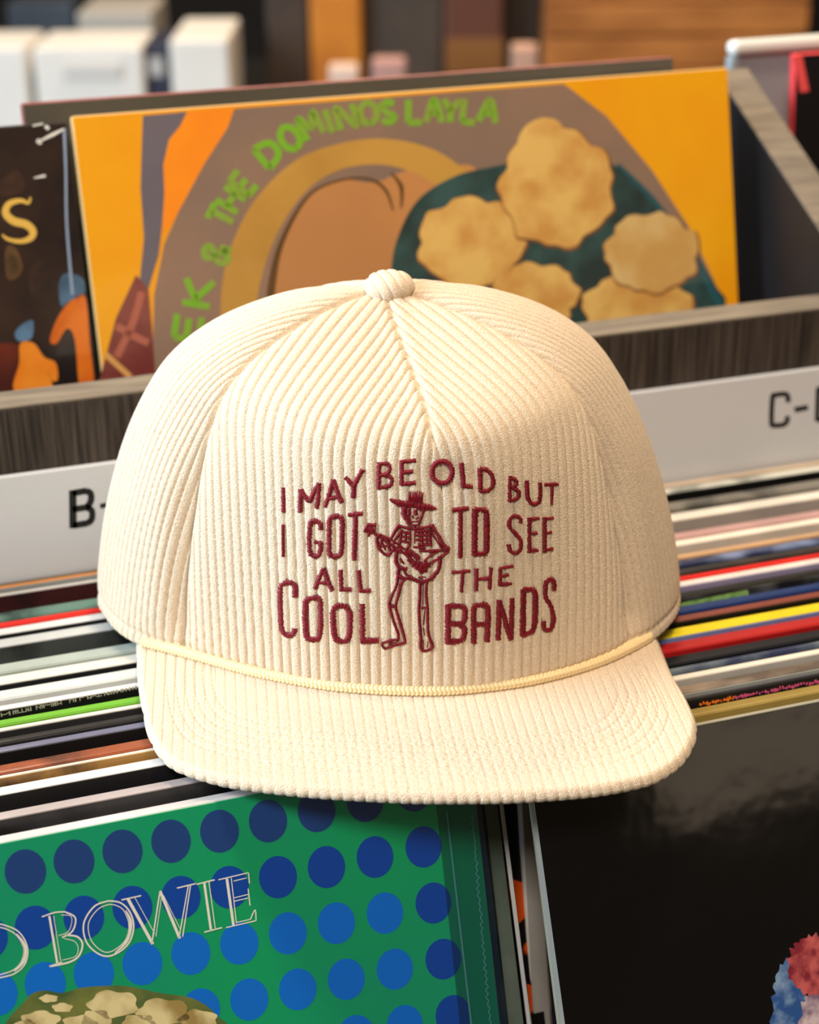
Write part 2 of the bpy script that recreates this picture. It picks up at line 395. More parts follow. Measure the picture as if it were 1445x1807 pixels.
# curly pale print low on the cover
hairm = mat('pale_curl_print', (230, 216, 160), 0.4, coat=0.2, rgb2=(164, 140, 80), vscale=70, lo=0.4, hi=0.62)
hairs = mat('olive_curl_print', (70, 96, 52), 0.35, coat=0.4, rgb2=(120, 128, 66), vscale=90)
poly_print('printed_curls', [(30, 1830), (45, 1765), (75, 1748), (110, 1752), (150, 1742), (220, 1740), (280, 1752), (340, 1762), (380, 1790), (385, 1830)], gpl, .0004, hairs, grf)
for cx, cy, rx, ry in ((200, 1772, 44, 24), (288, 1786, 46, 24), (72, 1800, 34, 16), (350, 1800, 34, 18), (140, 1806, 30, 14), (86, 1762, 16, 7), (110, 1778, 18, 8), (170, 1800, 26, 18), (245, 1806, 30, 16), (46, 1815, 22, 16)):
    a = np.linspace(0, 2 * np.pi, 15)[:-1]
    rr = 1 + .12 * np.sin(a * 5 + cx)
    poly_print('printed_curls', [(cx + rx * r_ * math.cos(t), cy + ry * r_ * math.sin(t)) for t, r_ in zip(a, rr)], gpl, .0006, hairm, grf)
# heat-sealed seam of the shrink wrap near the right edge
seal = mat('wrap_seal', (70, 130, 134), 0.25, coat=0.5)
zig = []
for k in range(60):
    zig.append((833 + k * .55 + (3 if k % 2 else -3) * random.uniform(.2, 1), 1440 + k * 6.4))
wo = mat('wrap_overlap', (18, 52, 70), 0.3, coat=0.3); wo.node_tree.nodes['Principled BSDF'].inputs['Alpha'].default_value = 0.42
stroke_print('wrap_overlap', [([(800, 1340), (856, 1830)], [78, 84])], gpl, .0007, wo, grf)
stroke_print('wrap_seal', [(zig, 2.0), ([(788, 1432), (832, 1812)], 3.0)], gpl, .0009, seal, grf)

# the black front sleeve ---------------------------------------------------------
BZ = ZF + .0015
btop = on_z(1445, 1236, BZ)
bl = R(22.5)
BX0 = on_z(926, 1337, BZ)[0]
blackgloss = mat('glossy_black_print', (9, 8, 9), 0.45, coat=0.35, bump=0.5, bscale=26, spec=0.15)
bedge = mat('pale_blue_board_edge', (168, 182, 192), 0.5)
bro, brb, brf, bpl = record('glossy black record sleeve with a blue and crimson ruffled shape printed on it', BX0, (btop[1], BZ), bl, 0.0036, mat('olive_grey_board_edge', (150, 146, 128), .5), blackgloss, 'records packed in front of the C- card')
stroke_print('pale_margin', [([(BXP[0], BXP[1]) for BXP in ((929, 1345), (996, 1830))], 8)], bpl, .0003, bedge, brf)
bb = mat('cobalt_ruffle_print', (36, 84, 150), 0.35, coat=0.5, rgb2=(130, 160, 196), vscale=160, lo=.45, hi=.7)
br = mat('crimson_ruffle_print', (132, 30, 48), 0.35, coat=0.5, rgb2=(206, 96, 96), vscale=190, lo=.42, hi=.66)
bp_ = mat('mauve_ruffle_print', (130, 100, 130), 0.35, coat=0.5, rgb2=(214, 196, 200), vscale=170, lo=.42, hi=.62)
def ruffle(pts, amp=3.5):
    P = crom(pts, 7, True); k = np.arange(len(P))
    c = P.mean(0); d = (P - c); d /= np.linalg.norm(d, axis=1)[:, None]
    return P + d * (amp * np.sin(k * 2.1) + amp * .6 * np.sin(k * 3.7))[:, None]
poly_print('printed_ruffle', ruffle([(1366, 1850), (1364, 1760), (1372, 1715), (1395, 1690), (1420, 1720), (1425, 1790), (1430, 1850)]), bpl, .0002, bb, brf, smooth=False)
poly_print('printed_ruffle', ruffle([(1392, 1720), (1396, 1675), (1420, 1655), (1450, 1648), (1500, 1650), (1500, 1760), (1450, 1770), (1415, 1750)]), bpl, .0003, br, brf, smooth=False)
poly_print('printed_ruffle', ruffle([(1420, 1850), (1416, 1770), (1440, 1755), (1480, 1760), (1500, 1850)]), bpl, .0004, bp_, brf, smooth=False)

# ------------------------------------------------------------------ bin floor follows the lower edges of the sleeves
bots = []
for o_ in [e[0] for e in left + right] + [gro, bro]:
    ln = -o_.rotation_euler[0]; t_ = 0.0085
    bots.append((o_.location.y, o_.location.z - t_ * math.sin(ln)))
bots = np.array(bots)
ys = np.linspace(0.300, PY, 30)
zs = np.array([min([b[1] for b in bots if abs(b[0] - y_) < .024] or [np.interp(y_, np.sort(bots[:, 0]), bots[np.argsort(bots[:, 0]), 1])]) for y_ in ys]) - .0006
prism('front_bin_floor', [(0.30, .63), (PY, .63)] + [(y_, z_) for y_, z_ in zip(ys[::-1], zs[::-1])], -0.45, 0.95, WOOD, rack)
# marks on packed sleeves
e = left[-1]
stroke_print('cover_margin', [([(864, 1400), (911, 1812)], [22, 26])], e[3], .0002, mat('smoky_margin_print', (120, 134, 124), .4, coat=.3, rgb2=(60, 74, 66), vscale=24, lo=.35, hi=.7), e[2])
stroke_print('cover_margin_line', [([(882, 1400), (934, 1812)], 7)], e[3], .0004, mat('white_margin_line', (226, 230, 234), .45), e[2])
e = left[-2]
stroke_print('cover_margin', [([(898, 1400), (951, 1812)], [24, 24])], e[3], .0002, mat('black_orange_print', (16, 12, 12), .4, coat=.3, rgb2=(228, 84, 18), vscale=70, lo=.56, hi=.58, vdetail=1), e[2])
byw = {e[4]: e for e in left + right}
e = byw['white top edge above small pale lettering']
tiny = mat('pale_tiny_ink', (196, 190, 172), 0.5)
sp = []
x = 2
while x < 250:
    L_ = random.uniform(3, 8); yb_ = 1262 - (x * 0.205)
    if random.random() < .82: sp.append((x, yb_ - 3.5, x + L_ * .15, yb_ + 3.5, random.uniform(1.2, 2.4)))
    if random.random() < .6: sp.append((x, yb_ + random.uniform(-3, 3), x + L_, yb_ + random.uniform(-3, 3) - 1, 1.3))
    x += L_
top_marks(e, sp, None, tiny, 'printed_lettering')
e = byw['black cover printed with pink and orange marks']
pk = mat('pink_ink', (206, 84, 128), 0.5); og = mat('orange_ink', (236, 120, 26), 0.5)
sp1, sp2 = [], []
for k in range(46):
    x = 1235 + k * 5.2; y = 1199 + (1445 - x) * 0.198
    (sp2 if k < 12 else sp1).append((x, y + random.uniform(-2, 2) + 3, x + random.uniform(2, 5), y + random.uniform(-3, 3) + 3, random.uniform(3, 7)))
top_marks(e, sp1, None, pk, 'pink_marks'); top_marks(e, sp2, None, og, 'orange_marks')
e = byw['black top edge with a pale green patch']
top_marks(e, [(1180, 1073, 1320, 1045, 9)], None, mat('pale_green_ink', (150, 196, 110), 0.5, var=.3, vscale=300), 'green_patch')

# ------------------------------------------------------------------ genre cards on the tier board
def card(label, x0, x1, z0, z1, letters, widths):
    t = thing('genre_card', label, 'sign', ((x0 + x1) / 2, PY - .002, z0), 'lettered cards on the tier board')
    b = box_mesh('card_plate', (x0, PY - .0030, z0), (x1, PY - .0002, z1), .0006, CARD, None, 2); put_world(b, t)
    pl = (np.array([0, PY - .0030, z0]), np.array([0, -1.0, 0]))
    for L_ in letters: stroke_print('printed_letter', L_, pl, .00025, BLACKINK, t)
    return t
zl1 = on_y(722, 746.5, PY - .003)[2]
def c4(pts): return [(x / 2.581, 800 + y / 2.581) for x, y in pts]
Bst = [([(331, 171), (333, 341)], 30 / 2.581)]
Bst = [(c4([(331, 168), (333, 342)]), 30 / 2.581), (c4([(330, 182), (395, 170)]), 10), (c4([(330, 256), (400, 245)]), 10), (c4([(332, 329), (400, 318)]), 10),
       (c4([(392, 172), (412, 182), (414, 215), (396, 246)]), 26 / 2.581), (c4([(396, 246), (418, 262), (418, 298), (398, 320)]), 26 / 2.581)]
Dsh = [(c4([(456, 241), (520, 228)]), 22 / 2.581)]
xl1 = 0.188
card('white card with black letter B on the dark tier board', xl1 - 0.30, xl1, zl1 - .055, zl1, [[(p, q * 1.15) for p, q in Bst], Dsh], None)
def c5(pts): return [(1100 + x / 4.188, 500 + y / 4.188) for x, y in pts]
Cst = [(c5([(1216, 880), (1214, 835), (1190, 818), (1125, 826), (1102, 845), (1094, 1025), (1112, 1050), (1180, 1045), (1208, 1020), (1212, 980)]), 32 / 4.188)]
Dsh2 = [(c5([(1264, 936), (1364, 916)]), 34 / 4.188)]
Dst = [(c5([(1440, 770), (1432, 1020)]), 32 / 4.188), (c5([(1440, 782), (1520, 770), (1560, 800), (1555, 960), (1520, 1000), (1434, 1012)]), 32 / 4.188)]
card('white card with black letters C and D on the dark tier board', 0.2, 0.52, zl1 - .055, zl1, [[(p, q * 1.18) for p, q in L_] for L_ in (Cst, Dsh2, Dst)], None)

# ------------------------------------------------------------------ records of the upper tier
# ochre sleeve
yl = R(14)
yn = np.array([0, -math.cos(yl), math.sin(yl)])
YO = np.array([0.0949, 0.7401, CZ - 0.1530])
ochre = mat('ochre_print', (244, 172, 6), 0.38, coat=0.3, rgb2=(240, 156, 4), vscale=14, bump=0.05, bscale=60)
yo, ybd, yfc, ypl = record('ochre record sleeve with a painted plate of pale cookies and a curved horn', YO[0], (YO[1], YO[2]), yl, 0.005, mat('buff_board', (212, 176, 118), 0.5), ochre, 'records leaning in the upper tier')
pm = lambda n, c, c2=None, sc=25: mat(n, c, 0.42, coat=0.25, rgb2=c2 or c, vscale=sc, lo=.4, hi=.62)
plate = pm('plate_taupe_print', (146, 116, 96), (130, 108, 94), 12)
pp = lambda name, pts, lift, m_, **k: poly_print(name, pts, ypl, lift, m_, yfc, **k)
# plate disc clipped at the sleeve's top edge
pp('printed_plate', [(272, 690), (270, 600), (272, 520), (290, 430), (330, 340), (372, 265), (412, 192), (560, 181), (700, 170), (860, 158), (995, 148), (1070, 205), (1150, 300), (1215, 400), (1262, 500), (1290, 590), (1290, 690)], .0002, plate, n=6, smooth=False)
pp('printed_band', [(252, 204), (300, 200), (330, 197), (318, 222), (298, 246), (288, 290), (290, 340), (286, 400), (280, 450), (262, 510), (246, 500), (254, 420), (248, 330), (250, 260)], .00025, pm('slate_mauve_print', (108, 100, 108), (96, 92, 104)), smooth=False)
pp('printed_band', [(330, 197), (414, 190), (402, 225), (360, 290), (325, 355), (300, 400), (286, 412), (290, 340), (288, 290), (300, 246), (318, 222)], .0003, pm('orange_print', (252, 146, 14), (246, 136, 14)), smooth=False)
brick = pm('brick_red_print', (112, 44, 40), (140, 74, 62), 30)
pp('printed_shape', [(176, 668), (205, 560), (240, 485), (262, 510), (270, 600), (276, 690), (176, 700)], .00026, brick, smooth=False)
stroke_print('printed_shape', [([(250, 515), (234, 570), (206, 630)], 13), ([(205, 575), (240, 595), (262, 605)], 13)], ypl, .0003, pm('salmon_print', (176, 98, 78)), yfc)
stroke_print('printed_shape', [([(186, 625), (230, 665)], 10)], ypl, .00032, pm('straw_print', (214, 158, 88)), yfc)
# inside of the plate, horn
pp('printed_plate_well', [(470, 620), (478, 500), (500, 420), (540, 350), (600, 318), (660, 322), (720, 300), (800, 290), (850, 330), (850, 620)], .0003, pm('copper_tan_print', (198, 136, 78), (186, 128, 76), 10))
horn = pm('horn_ochre_print', (198, 150, 66), (180, 132, 56), 16)
stroke_print('printed_horn', [([(428, 640), (420, 560), (432, 470), (470, 380), (530, 310), (600, 276), (680, 268), (760, 290), (830, 340)], [60, 62, 68, 64, 54, 44, 46, 52, 50])], ypl, .0004, horn, yfc)
stroke_print('printed_horn_shade', [([(468, 640), (480, 500), (500, 420), (545, 345), (600, 318), (650, 316), (680, 335), (694, 372)], [16, 14, 9, 5, 4, 5, 6, 3]), ([(690, 305), (708, 330), (708, 368)], [3, 8, 3])], ypl, .00045, pm('horn_umber_print', (92, 62, 26)), yfc)
# dark bowl and pale cookies
pp('printed_bowl', [(690, 620), (690, 480), (705, 410), (740, 350), (800, 312), (860, 296), (960, 280), (1080, 290), (1150, 350), (1210, 420), (1260, 500), (1278, 540), (1200, 600), (900, 640)], .0005, pm('deep_teal_print', (34, 52, 50), (52, 84, 82), 40))
stroke_print('printed_bowl_rim', [([(1090, 290), (1150, 350), (1205, 425), (1250, 500), (1275, 545)], [6, 10, 12, 14, 16])], ypl, .00055, pm('rim_teal_print', (38, 84, 92)), yfc)
cook = pm('cookie_print', (228, 186, 104), (208, 152, 76), 55)
cook2 = pm('cookie_pale_print', (216, 182, 118), (204, 156, 84), 40)
cookrim = pm('cookie_rim_print', (150, 92, 44), (116, 70, 40), 60)
def cookie(cx, cy, rx, ry, mt, lift, seed):
    r_ = np.random.default_rng(seed)
    a = np.linspace(0, 2 * np.pi, 37)[:-1]
    q = 1 + .045 * np.sin(a * 7 + seed) + .03 * np.sin(a * 13 + 2 * seed) + r_.normal(0, .012, 36)
    pp('printed_cookie_rim', [(cx + 1 + (rx + 3) * k * math.cos(t), cy + 2 + (ry + 3) * k * math.sin(t)) for t, k in zip(a, q)], lift - .00002, cookrim, n=3)
    pp('printed_cookie', [(cx + rx * k * math.cos(t), cy + ry * k * math.sin(t)) for t, k in zip(a, q)], lift, mt, n=3)
cookie(830, 428, 92, 80, cook, .0006, 1)
cookie(944, 520, 76, 56, cook, .00066, 2)
cookie(1124, 542, 96, 60, cook, .00063, 3)
cookie(1150, 445, 82, 70, cook2, .00069, 4)
cookie(982, 330, 100, 104, cook, .00073, 5)
pp('printed_cookie', [(915, 260), (925, 225), (955, 208), (985, 214), (998, 240), (1010, 270), (960, 300)], .00076, cook)
# green lettering round the plate
lime = pm('lime_lettering_print', (120, 178, 36), (136, 160, 60), 60)
def seg_letter(ch, cx, cy, ang, w_, h_):
    G = {'D': [[(0, 0), (0, 1)], [(0, 1), (.7, .85), (.9, .5), (.7, .15), (0, 0)]], 'E': [[(0, 0), (0, 1)], [(0, 1), (.8, 1)], [(0, .5), (.7, .5)], [(0, 0), (.8, 0)]],
         'K': [[(0, 0), (0, 1)], [(.85, 1), (0, .45)], [(.2, .55), (.9, 0)]], 'R': [[(0, 0), (0, 1)], [(0, 1), (.8, .9), (.8, .6), (0, .5)], [(.3, .5), (.9, 0)]],
         'T': [[(.45, 0), (.45, 1)], [(0, 1), (.9, 1)]], 'H': [[(0, 0), (0, 1)], [(.85, 0), (.85, 1)], [(0, .5), (.85, .5)]], 'O': [[(.45, 0), (.05, .25), (.05, .75), (.45, 1), (.85, .75), (.85, .25), (.45, 0)]],
         'M': [[(0, 0), (.05, 1), (.45, .4), (.85, 1), (.9, 0)]], 'I': [[(.45, 0), (.45, 1)]], 'N': [[(0, 0), (0, 1), (.85, 0), (.85, 1)]], 'S': [[(.85, .85), (.5, 1), (.1, .8), (.4, .5), (.85, .25), (.5, 0), (.05, .15)]],
         'L': [[(0, 1), (0, 0)], [(0, 0), (.8, 0)]], 'A': [[(0, 0), (.45, 1), (.9, 0)], [(.2, .4), (.7, .4)]], 'Y': [[(0, 1), (.45, .5)], [(.9, 1), (.45, .5), (.45, 0)]],
         '&': [[(.85, 0), (.15, .75), (.4, 1), (.65, .8), (.1, .3), (.35, 0), (.85, .4)]]}[ch]
    ca, sa = math.cos(ang), math.sin(ang)
    out = []
    for st in G:
        out.append(([(cx + ca * (u - .45) * w_ + sa * (v - .5) * h_, cy + sa * (u - .45) * w_ - ca * (v - .5) * h_) for u, v in st], 12))
    return out
LET = [('E', 332, 575, -82, 52, 44), ('K', 350, 515, -80, 50, 50), ('&', 382, 447, -72, 40, 44), ('T', 392, 382, -62, 34, 44), ('H', 408, 352, -58, 32, 44), ('E', 430, 322, -52, 30, 42),
       ('D', 474, 270, -40, 36, 44), ('O', 512, 244, -34, 34, 44), ('M', 548, 222, -26, 36, 42), ('I', 580, 214, -20, 24, 42), ('N', 612, 206, -14, 34, 40), ('O', 650, 200, -8, 32, 38), ('S', 684, 198, -4, 28, 36),
       ('L', 734, 196, 0, 30, 40), ('A', 766, 196, 0, 32, 40), ('Y', 796, 196, 4, 32, 40), ('L', 830, 196, 6, 28, 40), ('A', 862, 196, 8, 34, 40)]
for ch, x, y, a, w_, h_ in LET:
    stroke_print('printed_letter', seg_letter(ch, x, y, R(a), w_, h_), ypl, .0008, lime, yfc)

# grey sleeve with a red top edge behind it
gy = YO[1] + 0.022
gl0, gl1 = on_y(38, 190, gy), on_y(1175, 94, gy)
ol = mat('olive_grey_print', (84, 78, 66), 0.4, coat=0.2, var=.12, vscale=12)
zt = (gl0[2] + gl1[2]) / 2
record('olive grey record sleeve with a red top edge rising behind the ochre one', gl0[0], (gy, zt), R(9), 0.006, mat('rose_red_edge', (178, 104, 98), 0.35, coat=0.4, rgb2=(150, 70, 70), vscale=60), ol, 'records leaning in the upper tier')
# very dark painted sleeve with a gold letter
sr = on_plane(118, 214, YO - yn * 0.004, yn)
dkm = mat('umber_painting_print', (26, 17, 18), 0.3, coat=0.5, rgb2=(58, 40, 30), vscale=22, bump=0.12, bscale=40)
so, sbd, sfc, spl = record('very dark painted record sleeve with a gold letter S', sr[0] - LP, (sr[1], sr[2]), yl, 0.005, mat('black_board_edge', (30, 30, 36), 0.35, coat=0.4), dkm, 'records leaning in the upper tier')
gold = mat('gold_letter_print', (226, 182, 82), 0.4, coat=0.3)
stroke_print('printed_letter', [([(54, 348), (50, 358), (36, 354), (16, 360), (10, 376), (24, 390), (46, 396), (58, 408), (54, 420), (36, 426), (14, 422), (4, 414)], [3, 5, 8, 11, 13, 14, 14, 13, 11, 8, 6, 3])], spl, .0003, gold, sfc)
orp = mat('flame_orange_print', (222, 116, 20), 0.35, coat=0.4, rgb2=(182, 70, 16), vscale=40)
pps = lambda pts, m_, lift=.00025: poly_print('printed_shape', pts, spl, lift, m_, sfc)
pps([(26, 690), (34, 640), (36, 606), (60, 606), (78, 630), (98, 640), (102, 668), (92, 672), (84, 655), (90, 690)], mat('amber_print', (238, 146, 40), 0.35, coat=0.4, rgb2=(226, 116, 20), vscale=50), .0003)
pps([(88, 600), (102, 560), (126, 530), (150, 524), (158, 600), (166, 690), (142, 690), (132, 600), (118, 580), (100, 606)], orp)
pps([(-40, 690), (-40, 612), (10, 606), (34, 612), (30, 650), (26, 690)], mat('rust_print', (122, 44, 20), 0.35, coat=0.4, rgb2=(70, 26, 20), vscale=40))
sky = mat('steel_blue_print', (92, 128, 160), 0.35, coat=0.4, rgb2=(60, 86, 110), vscale=60)
pps([(104, 500), (118, 482), (146, 492), (148, 520), (124, 530), (108, 540)], sky)
pps([(26, 588), (40, 572), (58, 566), (56, 596), (34, 602)], sky)
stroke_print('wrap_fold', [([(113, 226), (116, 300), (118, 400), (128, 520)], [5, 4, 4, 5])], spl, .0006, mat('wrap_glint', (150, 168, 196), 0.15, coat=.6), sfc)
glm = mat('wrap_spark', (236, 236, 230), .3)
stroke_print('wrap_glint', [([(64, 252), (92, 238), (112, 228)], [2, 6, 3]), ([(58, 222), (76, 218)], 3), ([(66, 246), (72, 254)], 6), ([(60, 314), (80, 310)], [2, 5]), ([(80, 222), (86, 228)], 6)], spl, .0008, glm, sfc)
brn = mat('umber_patch_print', (74, 46, 30), .35, coat=.3, rgb2=(34, 22, 20), vscale=60)
pps([(0, 320), (30, 300), (44, 330), (20, 345), (-20, 340)], brn)
pps([(10, 440), (26, 436), (40, 470), (30, 490), (12, 490)], mat('bronze_patch_print', (110, 80, 44), .35, coat=.3, rgb2=(50, 36, 26), vscale=90))
pps([(52, 480), (80, 460), (90, 520), (60, 530)], brn)
# white rolled divider sheet and a dark sleeve with a red corner, beyond the side divider
wx = on_y(1288, 72, 0.80)
pv = mat('white_plastic', (226, 224, 216), 0.35)
pvg = mat('blue_grey_plastic', (150, 160, 164), 0.3)
wt = thing('plastic_divider', 'pale plastic divider sheet with a thick rolled white top edge', 'divider', (wx[0] + .1, 0.80, BBZ))
put_world(box_mesh('sheet', (wx[0] + .002, .7995, BBZ + .0006), (wx[0] + .21, .8025, wx[2] - .006), .0005, pvg), wt)
put_world(box_mesh('rolled_edge', (wx[0], .796, wx[2] - .008), (wx[0] + .212, .806, wx[2]), .0035, pv, None, 3), wt)
put_world(box_mesh('side_rim', (wx[0], .7975, BBZ + .0006), (wx[0] + .006, .8045, wx[2] - .008), .0015, pvg, None, 2), wt)
DXR = DX + .018
rx0 = on_y(1404, 96, 0.765)
rxo, rxb, rxf, rxp = record('dark record sleeve with a red side edge next to the sloping divider board', max(rx0[0], DXR + .002), (0.765, rx0[2]), R(6), 0.006, rec_mat((236, 70, 74)), rec_mat((22, 18, 22)), 'records leaning in the upper tier')
stroke_print('red_border', [([(1407, 98), (1420, 162)], 16)], rxp, .0003, mat('coral_red_ink', (246, 84, 84), .4), rxf)

# ------------------------------------------------------------------ far counter behind (out of focus)
def far_pt(px, py, D): return on_plane(px, py, CAM + hd * D, hd)
FD = 2.05
cz = far_pt(722, 262, FD)[2]
fc0 = CAM * 0 + hd * (FD + .15); fc0[2] = 0
def hbox(name, x0, x1, y0, y1, z0, z1, material, bev=.003, parent=None):
    """box in the heading frame"""
    o = box_mesh(name, (x0, y0, z0), (x1, y1, z1), bev, material, None, 2)
    o.rotation_euler = (0, 0, -YAW)
    if parent is not None: put_world(o, parent)
    return o
ct = hbox('far_counter', -1.0, 1.1, FD - .1, FD + .62, 0.0, cz, mat('black_counter', (20, 18, 17), 0.6))
tag(ct, 'long black counter standing behind the record rack', 'counter')
def far_item(name, label, cat, x0, x1, ytop, D, depth, material, parts=None, group=None, bev=.004):
    a, b = far_pt(x0, ytop, D), far_pt(x1, ytop, D)
    xa, xb = a @ rt, b @ rt
    t = thing(name, label, cat, tuple(rt * (xa + xb) / 2 + hd * (D + depth / 2) + zz * cz), group)
    put_world(hbox('body', xa, xb, D, D + depth, cz, max(a[2], cz + .03), material, bev), t)
    for (n_, px0, py0, px1, py1, m_) in (parts or []):
        p, q = far_pt(px0, py0, D - .002), far_pt(px1, py1, D - .002)
        put_world(hbox(n_, p @ rt, q @ rt, D - .003, D + .001, q[2], p[2], m_, .0005), t)
    return t
wb = mat('white_carton', (226, 218, 208), 0.6, var=.04, vscale=8)
grc = mat('grey_carton', (176, 170, 164), 0.6)
nv = mat('navy_card', (38, 40, 58), 0.6)
fg = 'things on the far counter'
far_item('white_carton', 'white carton on the far counter above the dark painted sleeve', 'box', -60, 44, 84, FD, .12, wb, group=fg)
far_item('white_carton', 'wide white carton with faint grey print on the far counter', 'box', 56, 250, 84, FD, .12, wb, [('faint_print', 110, 112, 215, 138, mat('faint_grey_ink', (206, 198, 190), .6))], group=fg)
far_item('white_carton', 'narrow white carton beside the black gap on the far counter', 'box', 298, 402, 70, FD, .16, wb, group=fg)
far_item('navy_folder', 'navy folder with a grey label wedged between white cartons', 'folder', 252, 296, 78, FD + .01, .10, nv, [('label_patch', 262, 102, 290, 135, grc)], group=fg)
far_item('grey_box', 'grey flat box behind the wide white carton', 'box', 135, 268, 22, FD + .2, .14, mat('pale_grey_carton', (168, 160, 150), .6), group=fg)
far_item('slate_stack', 'slate blue dark box behind the white cartons', 'box', 10, 130, 6, FD + .38, .14, mat('slate_card', (36, 42, 50), .6, rgb2=(52, 60, 70), vscale=14), group=fg)
br_ = mat('brown_cover', (70, 52, 38), .6, rgb2=(48, 36, 28), vscale=12)
far_item('dark_album', 'brown black album case beside the orange one on the far counter', 'album', 466, 542, -60, FD + .12, .1, br_, group=fg)
far_item('orange_album', 'orange album case standing on the far counter', 'album', 544, 636, -60, FD + .1, .1, mat('marigold_card', (206, 126, 26), .6, rgb2=(188, 108, 22), vscale=14), group=fg)
far_item('dark_album', 'dark brown album case between orange and russet ones', 'album', 640, 782, -60, FD + .12, .1, mat('dark_brown_cover', (52, 44, 38), .6, rgb2=(72, 58, 46), vscale=10), group=fg)
far_item('russet_album', 'russet album case with an amber lower half on the far counter', 'album', 784, 890, -60, FD + .1, .1, mat('russet_card', (92, 50, 30), .6), [('amber_half', 786, 70, 888, 130, mat('amber_card', (128, 80, 30), .6))], group=fg)
far_item('dark_album', 'black brown album case beside the wooden crate', 'album', 894, 958, -60, FD + .14, .1, mat('umber_cover', (44, 32, 26), .6), group=fg)
pkm = mat('dusty_pink_card', (188, 140, 128), .6)
far_item('pink_card', 'small dusty pink card in front of the dark album cases', 'card', 656, 716, 106, FD - .04, .03, pkm, group=fg)
far_item('pink_card', 'small pale card in front of the orange album case', 'card', 580, 632, 118, FD - .04, .03, mat('pale_peach_card', (222, 190, 170), .6), group=fg)
far_item('pink_card', 'small rosy card in front of the russet album case', 'card', 904, 950, 82, FD - .04, .03, mat('rosy_card', (196, 150, 126), .6), group=fg)
# slatted wooden crate
crw = mat('amber_pine', (150, 88, 34), .55, rgb2=(186, 116, 54), stretch=(2, 2, 9), vscale=5, lo=.35, hi=.65)
crx0, crx1 = far_pt(962, 60, FD + .08) @ rt, far_pt(1425, 60, FD + .08) @ rt
ztop_c = far_pt(1200, -140, FD + .08)[2]
cr_ = thing('wooden_crate', 'amber pine slatted crate at the end of the far counter', 'crate', tuple(rt * (crx0 + crx1) / 2 + hd * (FD + .2) + zz * cz), fg)
zc = cz
k = 0
while zc < ztop_c:
    hgt = .036
    put_world(hbox('slat', crx0, crx1, FD + .08, FD + .092, zc, zc + hgt, crw, .002), cr_)
    zc += hgt + .0035
put_world(hbox('back_panel', crx0, crx1, FD + .30, FD + .312, cz, ztop_c, crw, .002), cr_)
for xx in (crx0, crx1 - .014): put_world(hbox('side_panel', xx, xx + .014, FD + .092, FD + .30, cz, ztop_c, crw, .002), cr_)

# ================================================================== the corduroy cap
cap = thing('corduroy_cap', 'cream corduroy cap with oxblood embroidery resting on the packed records', 'cap', tuple(hw(-8, 580, -316)))
PITCHW = 0.0036
base_mm = [(2,512.5),(27,514.5),(56,526),(78,542),(92.5,557),(102,575),(104,595),(96,622),(60,641),(0,647),(-63,638),(-106,616),(-120.5,593),(-117,576),(-104.5,557),(-80,541),(-56,528),(-30,517)]
bc = resample(crom(base_mm, 24, True), 2400, True)
d_ = np.linalg.norm(np.diff(np.vstack([bc, bc[:1]]), axis=0), axis=1)
LEN = d_.sum(); sarr = np.concatenate([[0], np.cumsum(d_)])
bcl = np.vstack([bc, bc[:1]])
def base_at(s):                                                # s in mm, wraps
    s = np.mod(s, LEN); return np.stack([np.interp(s, sarr, bcl[:, i]) for i in (0, 1)], -1)
Tx, Ty, ZB_, ZT_ = -8.5, 588.0, -311.0, -185.0
front_prof = np.array([(1.0, 0), (1.012, .2), (1.008, .4), (.99, .58), (.955, .70), (.90, .765), (.78, .815), (.55, .872), (.3, .935), (.12, .982), (0, 1)])
side_prof = np.array([(1,0),(.985,.1),(.955,.25),(.912,.4),(.845,.57),(.768,.705),(.68,.808),(.545,.893),(.36,.958),(.18,.99),(0,1)])
NR = 420
def prof(P, sx, sz, n=NR):
    Q = crom(P, 20); q = Q * np.array([sx, sz])
    L = np.concatenate([[0], np.cumsum(np.linalg.norm(np.diff(q, axis=0), axis=1))])
    t = np.linspace(0, L[-1], n); return np.stack([np.interp(t, L, Q[:, 0]), np.interp(t, L, Q[:, 1])], 1)
# seams at base x = +81 and -84
sR = np.interp(81, base_at(np.linspace(0, 130, 400))[:, 0], np.linspace(0, 130, 400))
ss = np.linspace(-130, 0, 400); sL = np.interp(-84, base_at(ss)[:, 0], ss)
def surf(s, n=NR):
    """base surface points (mm, heading frame) for s array -> (n, len(s), 3), and rho"""
    pf, ps_ = prof(front_prof, 74, 124, n), prof(side_prof, 115, 124, n)
    se = np.mod(s + LEN / 2, LEN) - LEN / 2
    lim = np.where(se > 0, sR, -sL) * 1.30
    wq = np.cos(np.clip(np.abs(se) / lim, 0, 1) * np.pi / 2) ** 1.5
    rho = pf[:, :1] * wq + ps_[:, :1] * (1 - wq); zeta = pf[:, 1:] * wq + ps_[:, 1:] * (1 - wq)
    B = base_at(s)
    X = Tx + (B[:, 0] - Tx) * rho; Y = Ty + (B[:, 1] - Ty) * rho
    Z = ZB_ + (ZT_ - ZB_) * zeta
    return np.stack([X, Y, Z], -1), rho, zeta, se
def wale(u, amp, sharp=3):
    x = np.mod(u / (PITCHW * 1000), 1.0) * 2 - 1
    return amp * (np.sqrt(np.clip(1 - np.abs(x) ** sharp, 0, 1)) - .25)
pfr = prof(front_prof, 74, 124)
L0 = int(np.argmin(np.abs(pfr[:, 1] - .735))) / (NR - 1)
def smooth01(x): x = np.clip(x, 0, 1); return x * x * (3 - 2 * x)
